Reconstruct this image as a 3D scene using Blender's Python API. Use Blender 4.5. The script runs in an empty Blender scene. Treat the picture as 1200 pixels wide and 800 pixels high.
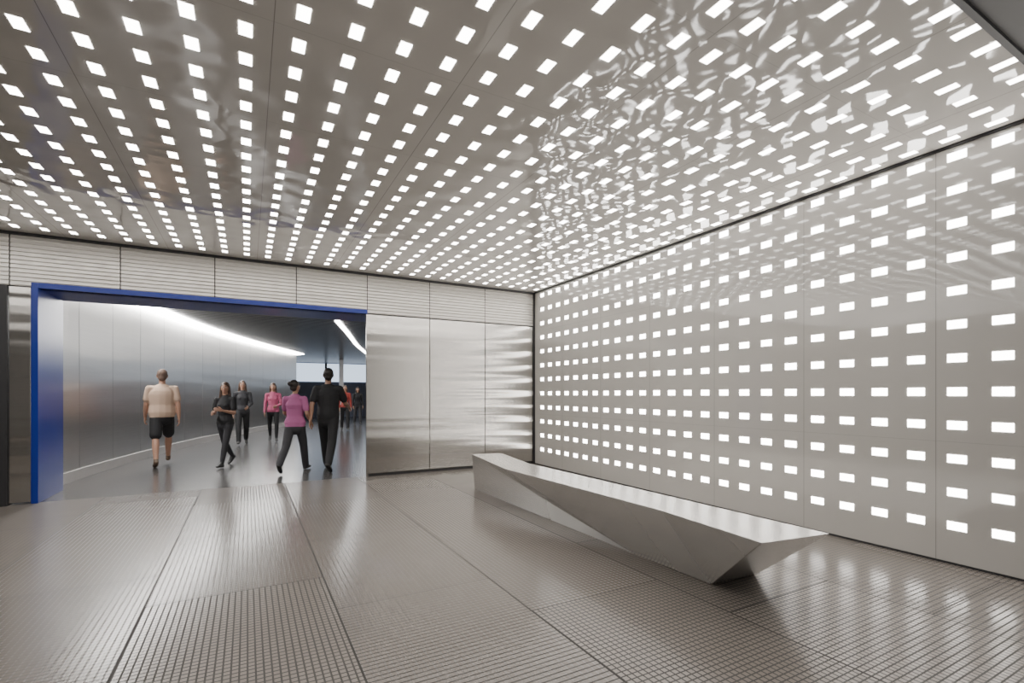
import bpy, bmesh, math
import numpy as np
from mathutils import Vector, Matrix

H=1.35; CZ=3.333; RX=4.92; FY=8.09; SP=0.2665
scene=bpy.context.scene
col=scene.collection

# ---------------------------------------------------------------- helpers
def link(o,parent=None):
    col.objects.link(o)
    if parent: o.parent=parent
    return o
def empty(name):
    e=bpy.data.objects.new(name,None); e.empty_display_size=.2
    return link(e)
def mesh_obj(name,verts,faces,mat=None,parent=None,smooth=False):
    me=bpy.data.meshes.new(name); me.from_pydata([tuple(v) for v in verts],[],faces); me.update()
    o=bpy.data.objects.new(name,me); link(o,parent)
    if mat: me.materials.append(mat)
    if smooth:
        for p in me.polygons: p.use_smooth=True
    return o
def boxdata(x0,x1,y0,y1,z0,z1):
    v=[(x0,y0,z0),(x1,y0,z0),(x1,y1,z0),(x0,y1,z0),(x0,y0,z1),(x1,y0,z1),(x1,y1,z1),(x0,y1,z1)]
    f=[(0,3,2,1),(4,5,6,7),(0,1,5,4),(1,2,6,5),(2,3,7,6),(3,0,4,7)]
    return v,f
def box(name,x0,x1,y0,y1,z0,z1,mat,parent=None,bevel=0):
    v,f=boxdata(x0,x1,y0,y1,z0,z1)
    o=mesh_obj(name,v,f,mat,parent)
    if bevel:
        m=o.modifiers.new('bevel','BEVEL'); m.width=bevel; m.segments=2
    return o
def prism(name,poly,z0,z1,mat,parent=None):
    n=len(poly); V=[(x,y,z0) for x,y in poly]+[(x,y,z1) for x,y in poly]
    F=[tuple(reversed(range(n))),tuple(range(n,2*n))]+[(i,(i+1)%n,n+(i+1)%n,n+i) for i in range(n)]
    return mesh_obj(name,V,F,mat,parent)
def boxes(name,lst,mat,parent=None):
    V=[];F=[]
    for b in lst:
        v,f=boxdata(*b); n=len(V); V+=v; F+=[tuple(i+n for i in q) for q in f]
    return mesh_obj(name,V,F,mat,parent)

class NT:
    def __init__(s,name):
        s.m=bpy.data.materials.new(name); s.m.use_nodes=True
        s.t=s.m.node_tree; s.b=s.t.nodes['Principled BSDF']
    def n(s,ty,**k):
        nd=s.t.nodes.new(ty)
        for a,v in k.items(): setattr(nd,a,v)
        return nd
    def l(s,a,b): s.t.links.new(a,b)
    def math(s,op,a,b=None,c=None,clamp=False):
        nd=s.n('ShaderNodeMath',operation=op,use_clamp=clamp)
        for i,x in enumerate((a,b,c)):
            if x is None: continue
            if isinstance(x,(int,float)): nd.inputs[i].default_value=x
            else: s.l(x,nd.inputs[i])
        return nd.outputs[0]
    def xyz(s):
        tc=s.n('ShaderNodeTexCoord'); sp=s.n('ShaderNodeSeparateXYZ')
        s.l(tc.outputs['Object'],sp.inputs[0]); s.tc=tc.outputs['Object']; s.tcn=tc
        return sp.outputs
    def set(s,**k):
        for a,v in k.items(): s.b.inputs[a.replace('_',' ')].default_value=v
    def line(s,c,off,sp,w):
        x=s.math('SUBTRACT',c,off); x=s.math('DIVIDE',x,sp); x=s.math('ADD',x,.5)
        x=s.math('FRACT',x); x=s.math('SUBTRACT',x,.5); x=s.math('ABSOLUTE',x)
        return s.math('LESS_THAN',x,w/sp/2)
    def mix(s,f,a,b):
        nd=s.n('ShaderNodeMix',data_type='RGBA')
        if isinstance(f,(int,float)): nd.inputs[0].default_value=f
        else: s.l(f,nd.inputs[0])
        for i,x in ((6,a),(7,b)):
            if isinstance(x,tuple): nd.inputs[i].default_value=(*x,1) if len(x)==3 else x
            else: s.l(x,nd.inputs[i])
        return nd.outputs[2]
    def noise(s,scale,vec_scale=(1,1,1),detail=3,rough=.5):
        mp=s.n('ShaderNodeMapping'); mp.inputs['Scale'].default_value=vec_scale
        s.l(s.tc,mp.inputs['Vector'])
        nz=s.n('ShaderNodeTexNoise'); nz.inputs['Scale'].default_value=scale
        nz.inputs['Detail'].default_value=detail; nz.inputs['Roughness'].default_value=rough
        s.l(mp.outputs[0],nz.inputs['Vector']); return nz.outputs[0]
    def bump(s,h,strength,dist):
        bp=s.n('ShaderNodeBump'); bp.inputs['Strength'].default_value=strength; bp.inputs['Distance'].default_value=dist
        s.l(h,bp.inputs['Height']); s.l(bp.outputs[0],s.b.inputs['Normal'])

def simple(name,c,rough=.5,metal=0,var=.06):
    k=NT(name); k.xyz(); k.set(Roughness=rough,Metallic=metal)
    nz=k.noise(6,(1,1,1),3)
    k.l(k.mix(nz,tuple(x*(1-var) for x in c),tuple(min(1,x*(1+var)) for x in c)),k.b.inputs['Base Color'])
    return k.m
def emit(name,c,s):
    k=NT(name); k.set(Base_Color=(.8,.8,.8,1),Roughness=.3)
    k.b.inputs['Emission Color'].default_value=(*c,1); k.b.inputs['Emission Strength'].default_value=s
    return k.m

# ---------------------------------------------------------------- materials
def panel_mat(name,axA,offA,axB,offB,bs,bd,c,ns,ior):
    k=NT(name); o=k.xyz()
    a=k.line(o[axA],offA,SP*4,.005); b=k.line(o[axB],offB,SP*4 if axB!=2 else SP*6,.003)
    m=k.math('MAXIMUM',a,k.math('MULTIPLY',b,.6))
    k.l(k.mix(m,c,tuple(x*.55 for x in c)),k.b.inputs['Base Color'])
    k.set(Roughness=.05); k.b.inputs['IOR'].default_value=ior
    nz=k.noise(ns,(1,1,1),1)
    k.bump(nz,bs,bd)
    return k.m
M_ceil=panel_mat('backlit_ceiling_panel',0,-.01+SP*.5,1,1.40+SP*1.5,.38,.04,(.51,.49,.46),2.9,1.68)
M_wall=panel_mat('backlit_wall_panel',1,1.40+SP*1.5,2,.306+SP*2.5,.12,.03,(.50,.482,.455),1.6,1.6)
M_dot=emit('led_window_glow',(1,.963,.912),16)
M_dark=simple('dark_trim',(.02,.02,.022),.5)
M_darkceil=simple('dark_soffit',(.035,.033,.032),.5)

def brushed(name,c,rough,aniso,wav=.25,metal=1.0,bd=.03,vs=(.5,.5,9),stv=(1.2,1.2,160)):
    k=NT(name); k.xyz()
    k.set(Metallic=metal,Roughness=rough,Anisotropic=aniso)
    tg=k.n('ShaderNodeTangent',direction_type='RADIAL',axis='Z'); k.l(tg.outputs[0],k.b.inputs['Tangent'])
    nz=k.noise(1,vs,1)
    st=k.noise(1,stv,3)
    k.l(k.mix(st,tuple(x*.8 for x in c),tuple(min(1,x*1.05) for x in c)),k.b.inputs['Base Color'])
    if wav>0: k.bump(nz,wav,bd)
    return k.m
M_brush=brushed('brushed_steel',(.60,.58,.55),.23,.94,.42,bd=.03,vs=(.10,.5,4.6))
M_brushc=brushed('brushed_steel_corridor',(.56,.55,.53),.33,.5,.4,.95,bd=.03,vs=(.4,.15,2.6))
M_louv=brushed('louver_metal',(.68,.655,.615),.4,.3,.0,.5)
M_blue=simple('blue_paint',(.005,.023,.23),.3)
M_plinth=simple('plinth_grey',(.5,.49,.48),.4)
M_slat=simple('slat_dark_metal',(.09,.09,.095),.32,.7)
M_bench=simple('satin_aluminium',(.60,.585,.56),.24,.72,.02)

# floor
k=NT('grooved_tile'); o=k.xyz()
TW=SP*4
ix=k.math('FLOOR',k.math('DIVIDE',k.math('SUBTRACT',o[0],.49),TW))
yo=k.math('MULTIPLY',k.math('FRACT',k.math('MULTIPLY',ix,.382)),1.6)
yy=k.math('ADD',o[1],yo)
iy=k.math('FLOOR',k.math('DIVIDE',yy,1.6))
seam=k.math('MAXIMUM',k.line(o[0],.49,TW,.011),k.line(yy,0,1.6,.009))
cb=k.n('ShaderNodeCombineXYZ'); k.l(ix,cb.inputs[0]); k.l(iy,cb.inputs[1])
wn=k.n('ShaderNodeTexWhiteNoise',noise_dimensions='3D'); k.l(cb.outputs[0],wn.inputs['Vector'])
rnd=wn.outputs['Value']
gx=k.line(o[0],0,.0355,.0085); gy=k.line(o[1],0,.0355,.0085)
typ=k.math('GREATER_THAN',rnd,.4)
gA=k.math('MAXIMUM',gx,gy)
gB=k.math('MAXIMUM',gy,k.math('MULTIPLY',gx,.35))
g=k.math('ADD',k.math('MULTIPLY',gA,typ),k.math('MULTIPLY',gB,k.math('SUBTRACT',1,typ)))
mask=k.math('MAXIMUM',seam,k.math('MULTIPLY',g,.93))
base=k.mix(rnd,(.19,.168,.150),(.27,.240,.214))
nz=k.noise(3,(1,1,1),4)
base2=k.mix(k.math('MULTIPLY',nz,.5),base,(.15,.131,.115))
k.l(k.mix(mask,base2,(.014,.012,.010)),k.b.inputs['Base Color'])
k.l(k.math('ADD',.21,k.math('MULTIPLY',mask,.5)),k.b.inputs['Roughness'])
k.b.inputs['IOR'].default_value=1.55
M_floor=k.m
k=NT('corridor_floor'); o=k.xyz()
s=k.math('MAXIMUM',k.line(o[0],.49,TW,.008),k.line(o[1],.3,1.2,.008))
k.l(k.mix(s,(.08,.076,.074),(.03,.03,.03)),k.b.inputs['Base Color']); k.set(Roughness=.22)
M_cfloor=k.m

# ---------------------------------------------------------------- room shell
LX=-6.6; BY=-4.5
box('floor',LX,RX+.2,BY,FY+.06,-.1,0,M_floor)
box('ceiling',LX,RX,1.05,FY,CZ,CZ+.1,M_ceil)
box('ceiling_soffit',LX,RX,BY,1.05,CZ-.01,CZ+.1,M_darkceil)
box('wall_right',RX,RX+.1,BY,FY+.1,0,CZ+.1,M_wall)
box('wall_left',LX-.1,LX,BY,FY+.1,0,CZ+.1,simple('left_wall_paint',(.3,.29,.28),.4))
box('wall_back',LX,RX,BY-.1,BY,0,CZ+.1,simple('back_wall_paint',(.3,.29,.28),.35))

V=[];F=[]
def quadslab(c,u,v,n,hu,hv,t=.002):
    c=Vector(c);u=Vector(u);v=Vector(v);n=Vector(n)
    b=len(V)
    for su,sv in((-1,-1),(1,-1),(1,1),(-1,1)): V.append(c+u*hu*su+v*hv*sv+n*t)
    F.append((b,b+1,b+2,b+3))
kx0=int(math.floor((LX+.01+.15)/SP))
for i in range(kx0,19):
    x=-.01+SP*i
    if x<LX+.08 or x>RX-.08: continue
    for j in range(-1,25):
        y=1.40+SP*j
        quadslab((x,y,CZ),(0,1,0),(1,0,0),(0,0,-1),.055,.033)
mesh_obj('ceiling_light_grid',V,F,M_dot)
V=[];F=[]
for j in range(-6,25):
    for r in range(12):
        quadslab((RX,1.40+SP*j,.306+SP*r),(0,0,1),(0,1,0),(-1,0,0),.033,.060)
mesh_obj('wall_light_grid',V,F,M_dot)

# trims
box('trim_1',LX,RX,FY-.03,FY,CZ-.03,CZ,M_dark)
box('trim_2',RX-.022,RX,BY,FY-.03,CZ-.02,CZ,M_dark)
box('trim_3',RX-.03,RX,FY-.03,FY,0,CZ-.03,M_dark)
box('trim_4',LX,RX-.03,1.03,1.06,CZ-.03,CZ,M_dark)
box('baseboard_right',RX-.008,RX,BY,FY-.03,0,.015,M_dark)

# ---------------------------------------------------------------- far wall
fw=empty('wall_far')
seams=[RX-TW*i for i in range(0,12)]
box('header_backing',LX,RX,FY+.04,FY+.14,2.67,CZ+.1,M_dark,fw)
box('backing_right',1.80,RX+.1,FY+.04,FY+.12,0,2.67,M_dark,fw)
V=[];F=[]
NL=12
for i in range(len(seams)-1):
    x1=seams[i]-.006; x0=max(seams[i+1]+.006,LX)
    if x1<=LX: break
    z0,z1=2.685,CZ-.035
    prof=[]
    dz=(z1-z0)/NL
    for j in range(NL):
        prof.append((FY+.016,z0+dz*j)); prof.append((FY+.016,z0+dz*j+dz*.12)); prof.append((FY-.004,z0+dz*j+dz*.22)); prof.append((FY+.010,z0+dz*(j+.98)))
    prof.append((FY,z1))
    b=len(V)
    for x in(x0,x1):
        for (y,z) in prof: V.append((x,y,z))
    n=len(prof)
    for j in range(n-1): F.append((b+j,b+n+j,b+n+j+1,b+j+1))
mesh_obj('louver_band',V,F,M_louv,fw)
for i,(a,b) in enumerate([(1.70,seams[2]),(seams[2],seams[1]),(seams[1],RX-.03)]):
    box(f'steel_panel_{i+1}',a+.005,b-.005,FY,FY+.04,.05,2.665,M_brush,fw,.004)
box('panel_base',1.745,RX-.03,FY+.02,FY+.04,0,.05,M_dark,fw)
box('steel_panel_left',-2.54,-2.345,FY-.02,FY+.04,.03,2.665,M_brush,fw,.003)
box('dark_bay',LX,-2.55,FY+.02,FY+.14,0,2.67,M_dark,fw)
box('dark_bay_post',-2.62,-2.55,FY-.05,FY+.05,0,2.67,M_dark,fw)
pf=empty('portal_frame')
box('left_jamb',-2.345,-2.28,FY-.01,9.02,0,2.735,M_blue,pf,.004)
prism('soffit',[(-2.28,FY-.01),(1.72,FY-.01),(2.06,9.02),(-2.28,9.02)],2.67,2.735,M_blue,pf)
prism('right_jamb',[(1.71,FY+.045),(1.75,FY+.045),(2.12,9.02),(2.06,9.02)],0,2.67,M_brush,pf)

# ---------------------------------------------------------------- corridor
CH=3.2
def catmull(P,n=8):
    out=[]
    P=[P[0]]+list(P)+[P[-1]]
    for i in range(1,len(P)-2):
        p0,p1,p2,p3=[Vector(p) for p in P[i-1:i+3]]
        for t in range(n):
            t/=n
            out.append(.5*((2*p1)+(-p0+p2)*t+(2*p0-5*p1+4*p2-p3)*t*t+(-p0+3*p1-3*p2+p3)*t**3))
    out.append(Vector(P[-2])); return out
LC=catmull([(-2.46,8.95),(-2.42,9.8),(-1.95,12.5),(-1.1,16),(.3,20),(1.95,24)])
RC=catmull([(2.9,8.95),(3.0,10),(3.4,12.5),(4.3,16),(5.7,20),(7.3,24),(9,27.5),(10.4,30)])
def sweep(name,C,offs,mat,parent=None,smooth=False):
    V=[];F=[]
    n=len(offs)
    for i,p in enumerate(C):
        a=C[max(0,i-1)];b=C[min(len(C)-1,i+1)]
        t=(b-a).normalized(); nr=Vector((t.y,-t.x))
        for (u,z) in offs: V.append((p.x+nr.x*u,p.y+nr.y*u,z))
    for i in range(len(C)-1):
        for j in range(n):
            F.append((i*n+j,(i+1)*n+j,(i+1)*n+(j+1)%n,i*n+(j+1)%n))
    F.append(tuple(range(n))); F.append(tuple((len(C)-1)*n+j for j in reversed(range(n))))
    o=mesh_obj(name,V,F,mat,parent,smooth)
    bm=bmesh.new(); bm.from_mesh(o.data); bmesh.ops.recalc_face_normals(bm,faces=bm.faces); bm.to_mesh(o.data); bm.free()
    return o
sweep('wall_corridor_left',LC,[(-.1,.16),(0,.16),(0,CH),(-.1,CH)],M_brushc)
sweep('baseboard_corridor_left',LC,[(-.1,0),(.03,0),(.03,.16),(-.1,.16)],M_plinth)
sweep('wall_corridor_right',RC,[(.1,0),(0,0),(0,CH),(.1,CH)],M_brushc)
cum=0; nxt=1.2
Vj=[];Fj=[]
for i in range(1,len(LC)):
    seg=(LC[i]-LC[i-1]); L=seg.length
    while cum+L>nxt:
        p=LC[i-1]+seg*((nxt-cum)/L); t=seg.normalized(); nr=Vector((t.y,-t.x))
        b=len(Vj)
        for (s_,q) in((-.003,-.01),(.003,-.01),(.003,.002),(-.003,.002)):
            for z in(.165,CH-.02):
                Vj.append((p.x+t.x*s_+nr.x*q,p.y+t.y*s_+nr.y*q,z))
        Fj+=[(b,b+2,b+3,b+1),(b+2,b+4,b+5,b+3),(b+4,b+6,b+7,b+5),(b+6,b,b+1,b+7)]
        nxt+=1.2
    cum+=L
mesh_obj('trim_5',Vj,Fj,simple('joint_grey',(.2,.2,.2),.5))
box('floor_corridor',-3,11.5,FY+.06,30.5,-.1,0,M_cfloor)
box('ceiling_corridor',-3,11.5,9.02,30.5,CH+.06,CH+.16,M_dark)
sl=[]
y=9.1
while y<30:
    sl.append((-2.9,11,y,y+.16,CH,CH+.05)); y+=.22
boxes('ceiling_slats',sl,M_slat)
box('wall_portal_side_right',2.10,3.2,8.95,9.02,0,CH+.1,M_brushc)
box('wall_portal_header',-2.6,2.10,8.96,9.02,2.735,CH+.1,M_dark)
sweep('corridor_cove_light',LC[1:],[(.02,CH-.06),(.34,CH-.03),(.34,CH-.01),(.02,CH-.01)],emit('cove_glow',(1,.98,.955),36))
RL=catmull([(1.96,12.67),(2.75,15.5),(3.55,18.5),(4.48,21.5),(5.6,25)])
sweep('corridor_linear_light',RL,[(-.06,CH-.03),(.06,CH-.03),(.06,CH-.002),(-.06,CH-.002)],emit('linear_lamp_glow',(1,.98,.96),20))
ew=empty('wall_corridor_end')
box('end_wall_panel',-3,11.5,30.4,30.6,0,CH+.1,simple('end_wall',(.12,.14,.2),.5),ew)
box('backlit_transom',-2,10.5,30.36,30.4,2.1,3.17,emit('transom_glow',(.66,.8,1),1.6),ew)
box('transom_mullion_1',4.0,4.12,30.3,30.36,2.1,3.17,M_dark,ew)
box('transom_mullion_2',6.6,6.72,30.3,30.36,2.1,3.17,M_dark,ew)
box('corridor_column',4.3,4.5,27,27.2,0,CH,simple('column_white',(.7,.7,.72),.4))

# ---------------------------------------------------------------- bench
Bv=[(2.80,6.32,.50),(2.63,5.0,.485),(2.66,2.585,.5),(2.585,1.74,.5),
    (3.22,6.22,.50),(3.10,5.2,.485),(3.12,1.66,.5),
    (2.83,6.28,0),(2.866,3.07,0),(2.885,2.335,0),
    (3.22,6.15,0),(3.33,2.30,0)]
Bf=[(0,1,5,4),(1,2,6,5),(2,3,6),
    (0,7,8),(0,8,1),(1,8,2),(2,8,9),(2,9,3),
    (3,9,11,6),(0,4,10,7),(4,5,10),(5,11,10),(5,6,11),(7,10,11,9),(7,9,8)]
bench=mesh_obj('faceted_bench',Bv,Bf,M_bench)
bm=bmesh.new(); bm.from_mesh(bench.data); bmesh.ops.recalc_face_normals(bm,faces=bm.faces); bm.to_mesh(bench.data); bm.free()
md=bench.modifiers.new('bevel','BEVEL'); md.width=.004; md.segments=2

# ---------------------------------------------------------------- people
def vec(*a): return np.array(a,float)
def nrm(v): return v/np.linalg.norm(v)
def prim_mesh(p,V,F,seg=14):
    a,b,ra,rb,side,_=p
    d=b-a; L=np.linalg.norm(d); d=d/L
    s=side-d*np.dot(side,d); s=nrm(s); t=np.cross(d,s)
    rings=[]
    ma=.5*(ra[0]+ra[1]) if max(ra)/min(ra)<1.6 else min(ra)*1.2
    mb=.5*(rb[0]+rb[1]) if max(rb)/min(rb)<1.6 else min(rb)*1.2
    for an in(-70,-45,-22,0): an=math.radians(an); rings.append((a+d*ma*math.sin(an),ra[0]*math.cos(an),ra[1]*math.cos(an)))
    for an in(0,22,45,70): an=math.radians(an); rings.append((b+d*mb*math.sin(an),rb[0]*math.cos(an),rb[1]*math.cos(an)))
    b0=len(V)
    for c,rx,ry in rings:
        for i in range(seg):
            q=2*math.pi*i/seg
            V.append(tuple(c+s*rx*math.cos(q)+t*ry*math.sin(q)))
    nr=len(rings)
    for r in range(nr-1):
        for i in range(seg):
            j=(i+1)%seg
            F.append((b0+r*seg+i,b0+r*seg+j,b0+(r+1)*seg+j,b0+(r+1)*seg+i))
    pa=len(V); V.append(tuple(a-d*ma)); V.append(tuple(b+d*mb))
    for i in range(seg):
        j=(i+1)%seg
        F.append((pa,b0+j,b0+i)); F.append((pa+1,b0+(nr-1)*seg+i,b0+(nr-1)*seg+j))
def prim_dist(p,C):
    a,b,ra,rb,side,_=p
    d=b-a; L=np.linalg.norm(d); d=d/L
    s=side-d*np.dot(side,d); s=nrm(s); t=np.cross(d,s)
    w=C-a; u=w@d; uc=np.clip(u,0,L); k=uc/L
    rx=ra[0]+(rb[0]-ra[0])*k; ry=ra[1]+(rb[1]-ra[1])*k
    m=np.minimum(rx,ry); e=(u-uc)
    mm=np.where(np.maximum(rx,ry)/m<1.6,.5*(rx+ry),m*1.2)
    q=np.sqrt(((w@s)/rx)**2+((w@t)/ry)**2+(e/mm)**2)
    return np.abs(q-1)*m
X=vec(1,0,0);Y=vec(0,1,0);Z=vec(0,0,1)
def human(name,pos,heading,height,mats,pose,st):
    fem=st.get('female',False); P=[]
    SK,TO,BO,SH,HA=range(5)
    def add(a,b,ra,rb,m,side=X):
        ra=(ra,ra) if isinstance(ra,(int,float)) else ra; rb=(rb,rb) if isinstance(rb,(int,float)) else rb
        a=np.array(a,float); b=np.array(b,float)
        if abs(np.dot(nrm(b-a),side))>.95: side=Y
        P.append((a,b,ra,rb,side,m))
    wd=.92 if fem else 1.0
    bulk=st.get('bulk',1.0)
    if fem:
        add((0,0,.975),(0,0,1.08),(.172*bulk,.124),(.134*bulk,.096),TO)
        add((0,0,1.06),(0,.01,1.27),(.130*bulk,.092),(.145*bulk,.105),TO)
        add((-.06,.06,1.28),(-.05,.055,1.30),.058,.05,TO); add((.06,.06,1.28),(.05,.055,1.30),.058,.05,TO)
    else:
        add((0,0,.98),(0,.005,1.10),(.172*bulk,.126*bulk),(.160*bulk,.118*bulk),TO)
        add((0,.005,1.10),(0,.005,1.30),(.158*bulk,.116*bulk),(.178*bulk,.122*bulk),TO)
    add((0,0,1.30),(0,-.005,1.41),(.163*wd*bulk,.113),(.13*wd,.075),TO)
    add((-.15*wd,-.005,1.405),(.15*wd,-.005,1.405),.060*wd,.060*wd,TO,Y)
    add((0,0,.89),(0,0,.92),(.152*bulk,.108*bulk),(.152*bulk,.108*bulk),BO)
    add((0,-.01,1.43),(0,.005,1.55),.052*wd,.050*wd,SK)
    ht=math.radians(pose.get('head',0))
    def R(v):
        x,y,z=v
        return (x*math.cos(ht)-y*math.sin(ht), x*math.sin(ht)+y*math.cos(ht), z)
    sideh=np.array(R((1,0,0)))
    def addh(a,b,ra,rb,m): add(R(a),R(b),ra,rb,m,sideh)
    addh((0,-.003,1.625),(0,-.008,1.662),(.073,.09),(.075,.092),SK)
    addh((0,.028,1.605),(0,.038,1.56),(.056,.06),(.036,.042),SK)
    addh((0,.088,1.645),(0,.104,1.617),.010,.015,SK)
    for sx in(-1,1): addh((sx*.078,-.002,1.618),(sx*.080,-.008,1.652),(.009,.017),(.009,.02),SK)
    hs=st.get('hair','short')
    addh((0,-.022,1.672),(0,-.028,1.680),(.081,.090),(.080,.088),HA)
    if hs!='bald':
        addh((0,-.045,1.61),(0,-.03,1.67),(.062,.058),(.078,.075),HA)
    if hs=='long':
        addh((0,-.055,1.65),(0,-.085,1.42),(.082,.055),(.085,.035),HA)
        for sx in(-1,1): addh((sx*.07,-.01,1.66),(sx*.082,.0,1.46),(.022,.04),(.03,.03),HA)
    if hs=='bun': addh((0,-.12,1.68),(0,-.13,1.69),.04,.038,HA)
    for sd,hip,kn in(('L',pose['lh'],pose['lk']),('R',pose['rh'],pose['rk'])):
        sx=-1 if sd=='L' else 1
        h=math.radians(hip); k2=math.radians(hip-kn)
        hj=vec(sx*.085,0,.93)
        d1=nrm(vec(sx*.03,math.sin(h),-math.cos(h))); kj=hj+d1*.43
        d2=nrm(vec(-sx*.01,math.sin(k2),-math.cos(k2))); aj=kj+d2*.41
        lg=st.get('legs','trousers')
        if lg=='trousers' or lg=='slim':
            e=0 if lg=='slim' else .012
            add(hj,kj,(.088+e*.5,.095),(.058+e,.06+e),BO)
            add(kj,kj+d2*.14,(.058+e,.06+e),(.056+e,.06+e),BO)
            add(kj+d2*.14,aj+d2*-.01,(.056+e,.06+e),(.038+e*1.7,.042+e*1.7),BO)
            add(aj-d2*.03,aj+d2*.02,.034,.034,SK)
        elif lg=='shorts':
            add(hj,hj+d1*.36,(.098,.105),(.092,.096),BO)
            add(hj+d1*.3,kj,(.07,.075),.054,SK)
            add(kj,kj+d2*.13,.053,(.056,.062),SK); add(kj+d2*.13,aj,(.056,.062),.034,SK)
        fa=k2*.85 if k2<0 else k2*.5
        fwv=nrm(vec(sx*.10,math.cos(fa),math.sin(fa))); up=nrm(np.cross(nrm(np.cross(fwv,Z)),fwv))
        heel=aj-fwv*.035-up*.045; ball=aj+fwv*.115-up*.055; toe=aj+fwv*.165-up*.062
        add(aj-up*.005,heel,.037,(.035,.032),SH); add(heel,ball,(.036,.033),(.044,.026),SH); add(ball,toe,(.044,.026),(.034,.02),SH)
        add(aj+fwv*.01,ball,.036,(.036,.028),SH)
    for sd in'LR':
        sx=-1 if sd=='L' else 1
        s0=math.radians(pose.get(sd.lower()+'s',0)); e0=math.radians(pose.get(sd.lower()+'e',15)); ab=math.radians(pose.get(sd.lower()+'a',8))
        sj=vec(sx*.185*wd,-.005,1.405)
        d1=nrm(vec(sx*math.sin(ab),math.sin(s0)*math.cos(ab),-math.cos(s0)*math.cos(ab))); ej=sj+d1*.285
        s1=s0+e0; inw=-sx*pose.get(sd.lower()+'in',0.0)
        d2=nrm(vec(sx*math.sin(ab)*.3+inw,math.sin(s1),-math.cos(s1))); wj=ej+d2*.25
        sl_=st.get('sleeve','short')
        r=.90 if fem else 1
        if sl_=='long':
            add(sj,ej,.058*r,.050*r,TO); add(ej,wj-d2*.01,.050*r,.036*r,TO)
        else:
            add(sj,sj+d1*.19,.064*r,.064*r,TO); add(sj+d1*.05,ej,.046*r,.038*r,SK)
            add(ej,ej+d2*.08,.039*r,.040*r,SK); add(ej+d2*.08,wj,.040*r,.026*r,SK)
        w=nrm(np.cross(X,d2)); n=nrm(np.cross(w,d2))
        if n[0]*(-sx)<0: n=-n
        pe=wj+d2*.085
        add(wj-d2*.01,wj+d2*.03,(.024,.02),(.034,.017),SK,w); add(wj+d2*.03,pe,(.036,.016),(.036,.014),SK,w)
        for off,ln in((.029,.072),(.010,.082),(-.010,.076),(-.028,.060)):
            b0=pe+w*off; dA=nrm(d2+n*.25+w*off*2); p1=b0+dA*ln*.5
            dB=nrm(d2+n*.8+w*off); p2=p1+dB*ln*.3; dC=nrm(d2+n*1.4); p3=p2+dC*ln*.2
            add(b0-d2*.01,p1,.0095,.009,SK); add(p1,p2,.009,.0085,SK); add(p2,p3,.0085,.0075,SK)
        t0=wj+d2*.025+w*.025; t1=t0+nrm(d2*.7+w*.7+n*.35)*.042; t2=t1+nrm(d2+w*.2+n*.4)*.035
        add(t0,t1,.014,.011,SK); add(t1,t2,.011,.009,SK)
    V=[];F=[]
    for p in P: prim_mesh(p,V,F)
    me=bpy.data.meshes.new(name+'_raw'); me.from_pydata(V,[],F)
    tmp=bpy.data.objects.new(name+'_raw',me); col.objects.link(tmp)
    rm=tmp.modifiers.new('r','REMESH'); rm.mode='VOXEL'; rm.voxel_size=.0085
    sm=tmp.modifiers.new('s','SMOOTH'); sm.factor=.5; sm.iterations=3
    dg=bpy.context.evaluated_depsgraph_get(); dg.update()
    m2=bpy.data.meshes.new_from_object(tmp.evaluated_get(dg))
    bpy.data.objects.remove(tmp); bpy.data.meshes.remove(me)
    n=len(m2.polygons); C=np.empty(n*3); m2.polygons.foreach_get('center',C); C=C.reshape(-1,3)
    best=np.full(n,9.); idx=np.zeros(n,int)
    for p in P:
        dd=prim_dist(p,C)-(.004 if p[5] in(TO,BO,SH,HA) else 0)
        mk=dd<best; best[mk]=dd[mk]; idx[mk]=p[5]
    tor=(np.abs(C[:,0])<.2)&(idx!=SK)&(C[:,2]>.80)&(C[:,2]<1.02)
    idx[tor&(C[:,2]>=.895)&(idx==BO)]=TO
    idx[tor&(C[:,2]<.895)&(idx==TO)]=BO
    m2.materials.clear()
    for m in mats: m2.materials.append(m)
    m2.materials.append(M_eye); m2.materials.append(M_lip); m2.materials.append(M_iris)
    m2.polygons.foreach_set('material_index',idx.astype(np.int32))
    bm=bmesh.new(); bm.from_mesh(m2)
    def ell(c,r,mi):
        res=bmesh.ops.create_uvsphere(bm,u_segments=10,v_segments=8,radius=1)
        M=Matrix.Translation(R(c))@Matrix.Rotation(ht,4,'Z')@Matrix.Diagonal((*r,1))
        bmesh.ops.transform(bm,matrix=M,verts=res['verts'])
        for v in res['verts']:
            for f in v.link_faces: f.material_index=mi
    for sx in(-1,1):
        ell((sx*.031,.079,1.648),(.013,.009,.008),5)
        ell((sx*.031,.084,1.648),(.006,.005,.006),7)
        ell((sx*.031,.083,1.667),(.018,.006,.0035),4)
    ell((0,.090,1.588),(.022,.008,.007),6)
    for f in bm.faces: f.smooth=True
    zmin=min(v.co.z for v in bm.verts)
    sc=height/(1.755-zmin)
    bmesh.ops.transform(bm,matrix=Matrix.Scale(sc,4)@Matrix.Translation((0,0,-zmin)),verts=bm.verts)
    bm.to_mesh(m2); bm.free()
    ob=bpy.data.objects.new(name,m2); col.objects.link(ob)
    ob.location=(pos[0],pos[1],0); ob.rotation_euler=(0,0,math.radians(heading))
    return ob
M_eye=simple('eye_white',(.8,.8,.78),.3); M_lip=simple('lips',(.45,.18,.15),.5); M_iris=simple('iris',(.04,.025,.02),.2)
skinA=simple('skin_light',(.46,.26,.18),.5); skinB=simple('skin_tan',(.34,.19,.13),.5)
beige=simple('beige_cotton',(.60,.43,.32),.85); blk=simple('black_cloth',(.018,.018,.02),.8); blk2=simple('charcoal_cloth',(.035,.035,.04),.8)
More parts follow.
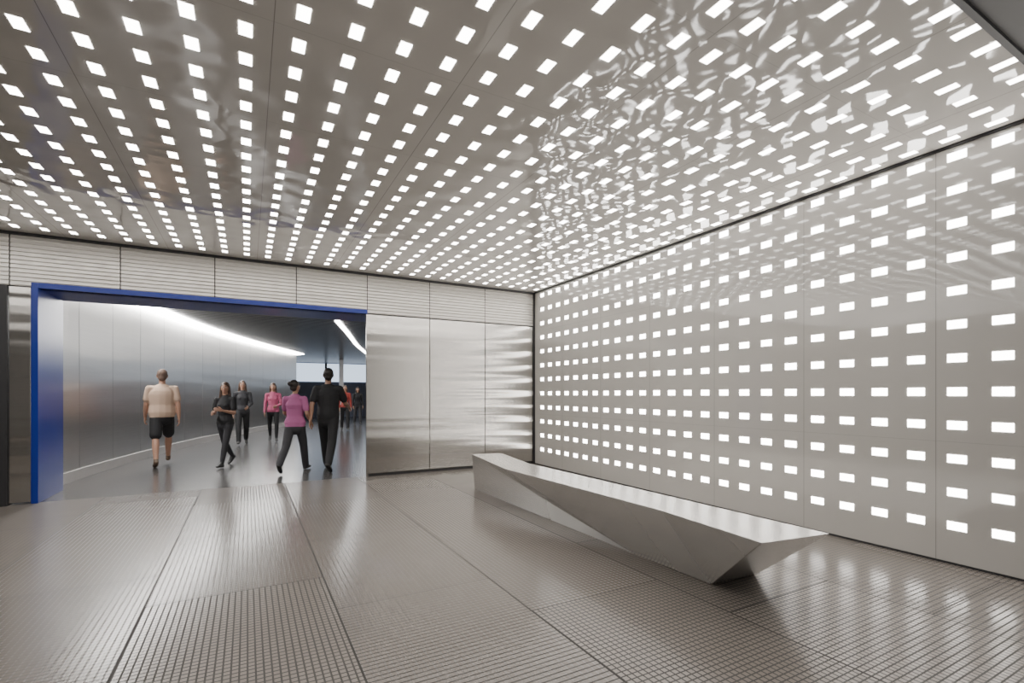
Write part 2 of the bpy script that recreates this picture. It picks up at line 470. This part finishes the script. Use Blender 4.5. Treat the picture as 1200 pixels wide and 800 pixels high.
pink=simple('magenta_cloth',(.38,.11,.25),.8); pink2=simple('rose_cloth',(.5,.11,.21),.8)
hairG=simple('grey_brown_hair',(.16,.105,.08),.7); hairB=simple('black_hair',(.02,.015,.012),.5); hairBr=simple('brown_hair',(.08,.045,.03),.5)
shoeB=simple('black_shoe',(.02,.02,.02),.5); shoeT=simple('tan_shoe',(.12,.08,.05),.6); red=simple('red_cloth',(.4,.06,.05),.7)
human('man',(-1.41,11.15),8,1.82,[skinA,beige,blk,shoeT,hairG],dict(lh=-16,lk=10,rh=26,rk=8,ls=10,le=12,la=10,rs=-8,re=10,ra=10),dict(legs='shorts',bulk=1.2))
human('woman',(-.37,10.58),150,1.58,[skinA,blk,blk2,shoeB,hairBr],dict(lh=20,lk=4,rh=-18,rk=22,ls=10,le=95,lin=.5,rs=5,re=85,rin=.5,head=20),dict(female=True,legs='slim',hair='long'))
human('woman.001',(-.12,14.85),182,1.72,[skinA,blk2,blk,shoeB,hairBr],dict(lh=-12,lk=18,rh=18,rk=4,ls=8,le=60,lin=.4,rs=-5,re=20),dict(female=True,legs='trousers',sleeve='long',hair='long'))
human('woman.002',(.645,15.5),175,1.68,[skinA,pink2,blk,shoeB,hairBr],dict(lh=14,lk=4,rh=-14,rk=18,ls=5,le=70,lin=.5,rs=0,re=20),dict(female=True,legs='slim',sleeve='long',hair='long'))
human('woman.003',(.73,9.25),-25,1.60,[skinB,pink,blk2,shoeB,hairB],dict(lh=-24,lk=22,rh=22,rk=6,ls=22,le=50,la=12,rs=-15,re=60,ra=14,head=-25),dict(female=True,legs='trousers',sleeve='short',hair='bun',bulk=1.15))
human('man.001',(1.27,9.2),-20,1.82,[skinB,blk,blk,shoeB,hairB],dict(lh=24,lk=6,rh=-24,rk=14,ls=-22,le=12,la=10,rs=28,re=45,ra=14,head=20),dict(legs='trousers',sleeve='short',bulk=1.08))
human('woman.004',(4.30,22.2),185,1.68,[skinB,blk,blk2,shoeB,hairB],dict(lh=10,lk=4,rh=-10,rk=10),dict(female=True,legs='trousers',sleeve='long',hair='long'))
human('woman.005',(3.2,18.9),178,1.70,[skinA,red,blk,shoeB,hairBr],dict(lh=10,lk=4,rh=-10,rk=10),dict(female=True,legs='trousers',sleeve='long',hair='long'))

# ---------------------------------------------------------------- world + camera
w=bpy.data.worlds.new('world'); scene.world=w; w.use_nodes=True
w.node_tree.nodes['Background'].inputs[0].default_value=(.5,.52,.55,1)
w.node_tree.nodes['Background'].inputs[1].default_value=.15
cd=bpy.data.cameras.new('camera'); cam=bpy.data.objects.new('camera',cd); col.objects.link(cam)
cd.sensor_width=36; cd.lens=17.0; cd.shift_y=62/1200; cd.clip_start=.05
cam.location=(0,0,H); cam.rotation_euler=(math.pi/2,0,-math.radians(28.67))
scene.camera=cam
